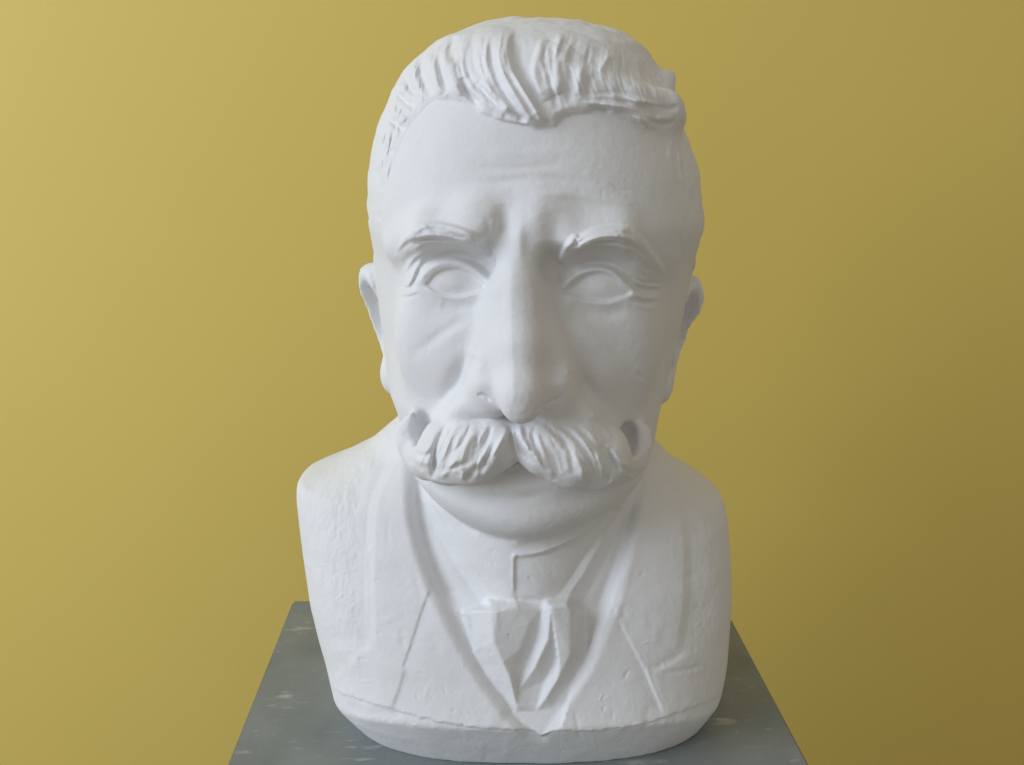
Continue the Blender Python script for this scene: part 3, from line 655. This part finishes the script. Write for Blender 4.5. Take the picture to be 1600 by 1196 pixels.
TT = [(0, 1, 16), (1, 12, 16), (1, 2, 3), (1, 3, 12), (3, 4, 12), (4, 5, 6), (4, 6, 12), (12, 6, 19), (12, 19, 13), (13, 19, 20), (13, 20, 14), (14, 20, 23), (14, 23, 15), (16, 12, 13), (16, 13, 17), (17, 13, 14), (17, 14, 18), (18, 14, 15),
      (5, 7, 6), (6, 7, 21), (6, 21, 19), (19, 21, 22), (19, 22, 20), (20, 22, 23), (7, 8, 24), (7, 24, 21), (21, 24, 25), (21, 25, 22), (22, 25, 23), (8, 9, 33), (8, 33, 30), (8, 30, 26), (8, 26, 24), (24, 26, 25), (25, 26, 27), (25, 27, 28), (25, 28, 23), (23, 28, 29), (23, 29, 15),
      (26, 30, 27), (27, 30, 31), (27, 31, 28), (28, 31, 32), (28, 32, 29), (9, 10, 33), (10, 11, 33), (33, 11, 34), (30, 33, 31), (31, 33, 35), (33, 34, 35), (31, 35, 32), (32, 35, 36), (32, 36, 29), (15, 29, 37), (29, 36, 40), (37, 29, 40), (18, 15, 37), (18, 37, 38), (38, 37, 39), (37, 40, 39), (36, 35, 41), (36, 41, 40), (40, 41, 39), (39, 41, 42), (43, 2, 3), (43, 3, 4), (43, 4, 44), (44, 4, 5), (44, 5, 7), (44, 7, 45), (45, 7, 8), (45, 8, 46), (46, 8, 9)]
TIEM = (kind >= 3) & (front > 0)
TC = [(a, b, (h - 8) * 1.3 + 8.5) for a, b, h in TC]
facets(TC, TT, TIEM, base=([940, 1040, 1110, 1150], [-.124, -.134, -.145, -.152]))
def soften(mask, n):
    for _ in range(n):
        a = np.bincount(Q.ravel(), np.repeat(H[Q].mean(1), 4), nv) / CNT
        H[mask] = a[mask]
CNT = np.bincount(Q.ravel(), minlength=nv)
soften(kind == 3, 2); soften(kind == 4, 1); soften(HEAD, 1); soften((kind >= 3) & (U > 712) & (U < 922) & (W > 922) & (W < 958), 8)
for _ in range(170):
    u0, v0 = random.uniform(480, 1140), random.uniform(60, 1180); a = random.uniform(0, 6.28); l = random.uniform(1, 12)
    stroke([(u0, v0), (u0 + l * math.cos(a), v0 + l * math.sin(a))], random.uniform(1.0, 2.4), random.choice((-1, -1, .7)) * random.uniform(.3, .9) * (.35 if v0 < 720 else .8), None, smooth=False, tp=0)
for _ in range(60):
    u0, v0 = random.uniform(520, 1120), random.uniform(720, 1180); a = random.uniform(1.2, 1.9); l = random.uniform(10, 50)
    stroke([(u0, v0), (u0 + l * math.cos(a), v0 + l * math.sin(a))], random.uniform(3, 9), random.uniform(-.6, .5), kind == 3, smooth=False)
# -- rough plaster
rg = np.zeros(nv); tz = kind == 3
lf = np.clip((np.interp(W, [700, 745, 783, 831, 1016], [616, 592, 577, 572, 572]) - U) / 18, 0, 1) + np.clip((U - np.interp(W, [722, 772, 846, 1018], [1030, 1062, 1082, 1068])) / 22, 0, 1) * .7
rg[tz] = (lf * np.clip((1300 - W) / 100, 0, 1))[tz]
ii = np.nonzero((rg > 0) & (front > 0))[0]
st = V[ii] * np.array((1.5, .6, .75))
H[ii] += rg[ii] * (vnoise(st, 45) * .7 + vnoise(st, 110) * .5 + vnoise(st, 230) * .35 + vnoise(V[ii], 480) * .2)
ii = np.nonzero(front > 0)[0]
H[ii] += .10 * vnoise(V[ii], 150) + .06 * vnoise(V[ii], 400)
hh_ = np.nonzero((HM | MM) & (front > 0))[0]
H[hh_] += .35 * vnoise(V[hh_], 130) + .22 * vnoise(V[hh_], 330)
#@@ENDCARVE
# ---- apply the relief, then hand-worked unevenness along the normal
V2 = V + ray * (H * front * .001)[:, None]
ROUGH = np.full(nv, .25)
ROUGH[TORSO] = .6
V2 += N * ((vnoise(V, 13) * 1.2 + vnoise(V, 28) * .9 + vnoise(V, 75) * .35) * ROUGH * .001)[:, None]
hs = np.nonzero(HAIR)[0]
V2[hs] += N[hs] * ((vnoise(V[hs], 60) * 1.7 + vnoise(V[hs], 150) * .5) * (1 - .6 * front[hs]) * .001)[:, None]
V2[:, 2] = np.maximum(V2[:, 2], -0.001)

# ------------------------------------------------------------------ cut the finished surface into its parts
bust = bpy.data.objects.new('plaster_bust', None); COL.objects.link(bust)
bust.location = (0, 0, TOP); bust.empty_display_size = .1
bust['label'] = 'white plaster bust of a man with curled moustache and necktie'
bust['category'] = 'bust'
full = bpy.data.meshes.new('full'); full.vertices.add(nv); full.vertices.foreach_set('co', V2.astype(f32).ravel())
full.loops.add(nf * 4); full.loops.foreach_set('vertex_index', Q.ravel())
full.polygons.add(nf); full.polygons.foreach_set('loop_start', np.arange(0, nf * 4, 4, dtype=np.int32))
full.update(calc_edges=True)
VN = np.empty(nv * 3, f32); full.vertices.foreach_get('normal', VN); VN = VN.reshape(-1, 3)
bpy.data.meshes.remove(full)
PART = np.zeros(nv, int)
#@@PARTS
NAMES = ['head', 'jacket', 'hair', 'moustache', 'ear', 'ear', 'shirt_collar', 'eyebrow', 'eyebrow', 'eye', 'eye', 'lapel', 'lapel', 'necktie']
FR = front > 0
PART[kind == 3] = 1
PART[kind == 4] = 6
PART[HAIR] = 2
PART[MM] = 3
PART[(kind == 2) & (V[:, 0] < 0)] = 4
PART[(kind == 2) & (V[:, 0] > 0)] = 5
def cut(poly, k, mask, smooth=False):
    i = near(poly, 2, mask); p = curve(np.vstack([poly, poly[:1]])) if smooth else poly
    i = i[poly_sd(U[i], W[i], p) > 0]; PART[i] = k
F0 = (kind == 0) & ~HAIR & FR
cut(BROW_L, 7, F0); cut(BROW_R, 8, F0); cut(EYL, 9, F0, True); cut(EYR, 10, F0, True)
K3 = (kind == 3) & FR
cut(VL[:7] + [(674, 922), (660, 955), (646, 1000), (630, 1046), (600, 1030), (574, 1016)] + LAPO[::-1], 11, K3)
cut(VR[:6] + [(966, 964), (976, 990), (1014, 1048), (1044, 1036), (1068, 1018), (1077, 960), (1080, 900), (1079, 846), (1073, 802), (1060, 772), (1046, 746), (1026, 722)], 12, K3)
TIE_POLY = [(724, 958), (736, 952), (762, 947), (806, 946), (861, 948), (890, 944), (914, 958), (918, 1000), (914, 1032), (892, 1066), (888, 1092), (876, 1136), (846, 1151), (800, 1117), (786, 1092), (760, 1058), (740, 1018)]
cut(TIE_POLY, 13, TIEM)
#@@ENDPARTS
FP = PART[Q].max(1)
for k, nm in enumerate(NAMES):
    sel = FP == k
    if not sel.any(): continue
    q = Q[sel]; used, inv = np.unique(q, return_inverse=True); q = inv.reshape(-1, 4)
    m = bpy.data.meshes.new(nm); m.vertices.add(len(used)); m.vertices.foreach_set('co', V2[used].astype(f32).ravel())
    m.loops.add(q.size); m.loops.foreach_set('vertex_index', q.astype(np.int32).ravel())
    m.polygons.add(len(q)); m.polygons.foreach_set('loop_start', np.arange(0, q.size, 4, dtype=np.int32))
    m.update(calc_edges=True)
    m.polygons.foreach_set('use_smooth', np.ones(len(q), bool))
    m.normals_split_custom_set_from_vertices(VN[used])
    m.materials.append(PLASTER)
    name = nm.split('/')[0]
    o = bpy.data.objects.new(name, m); COL.objects.link(o); o.parent = bust
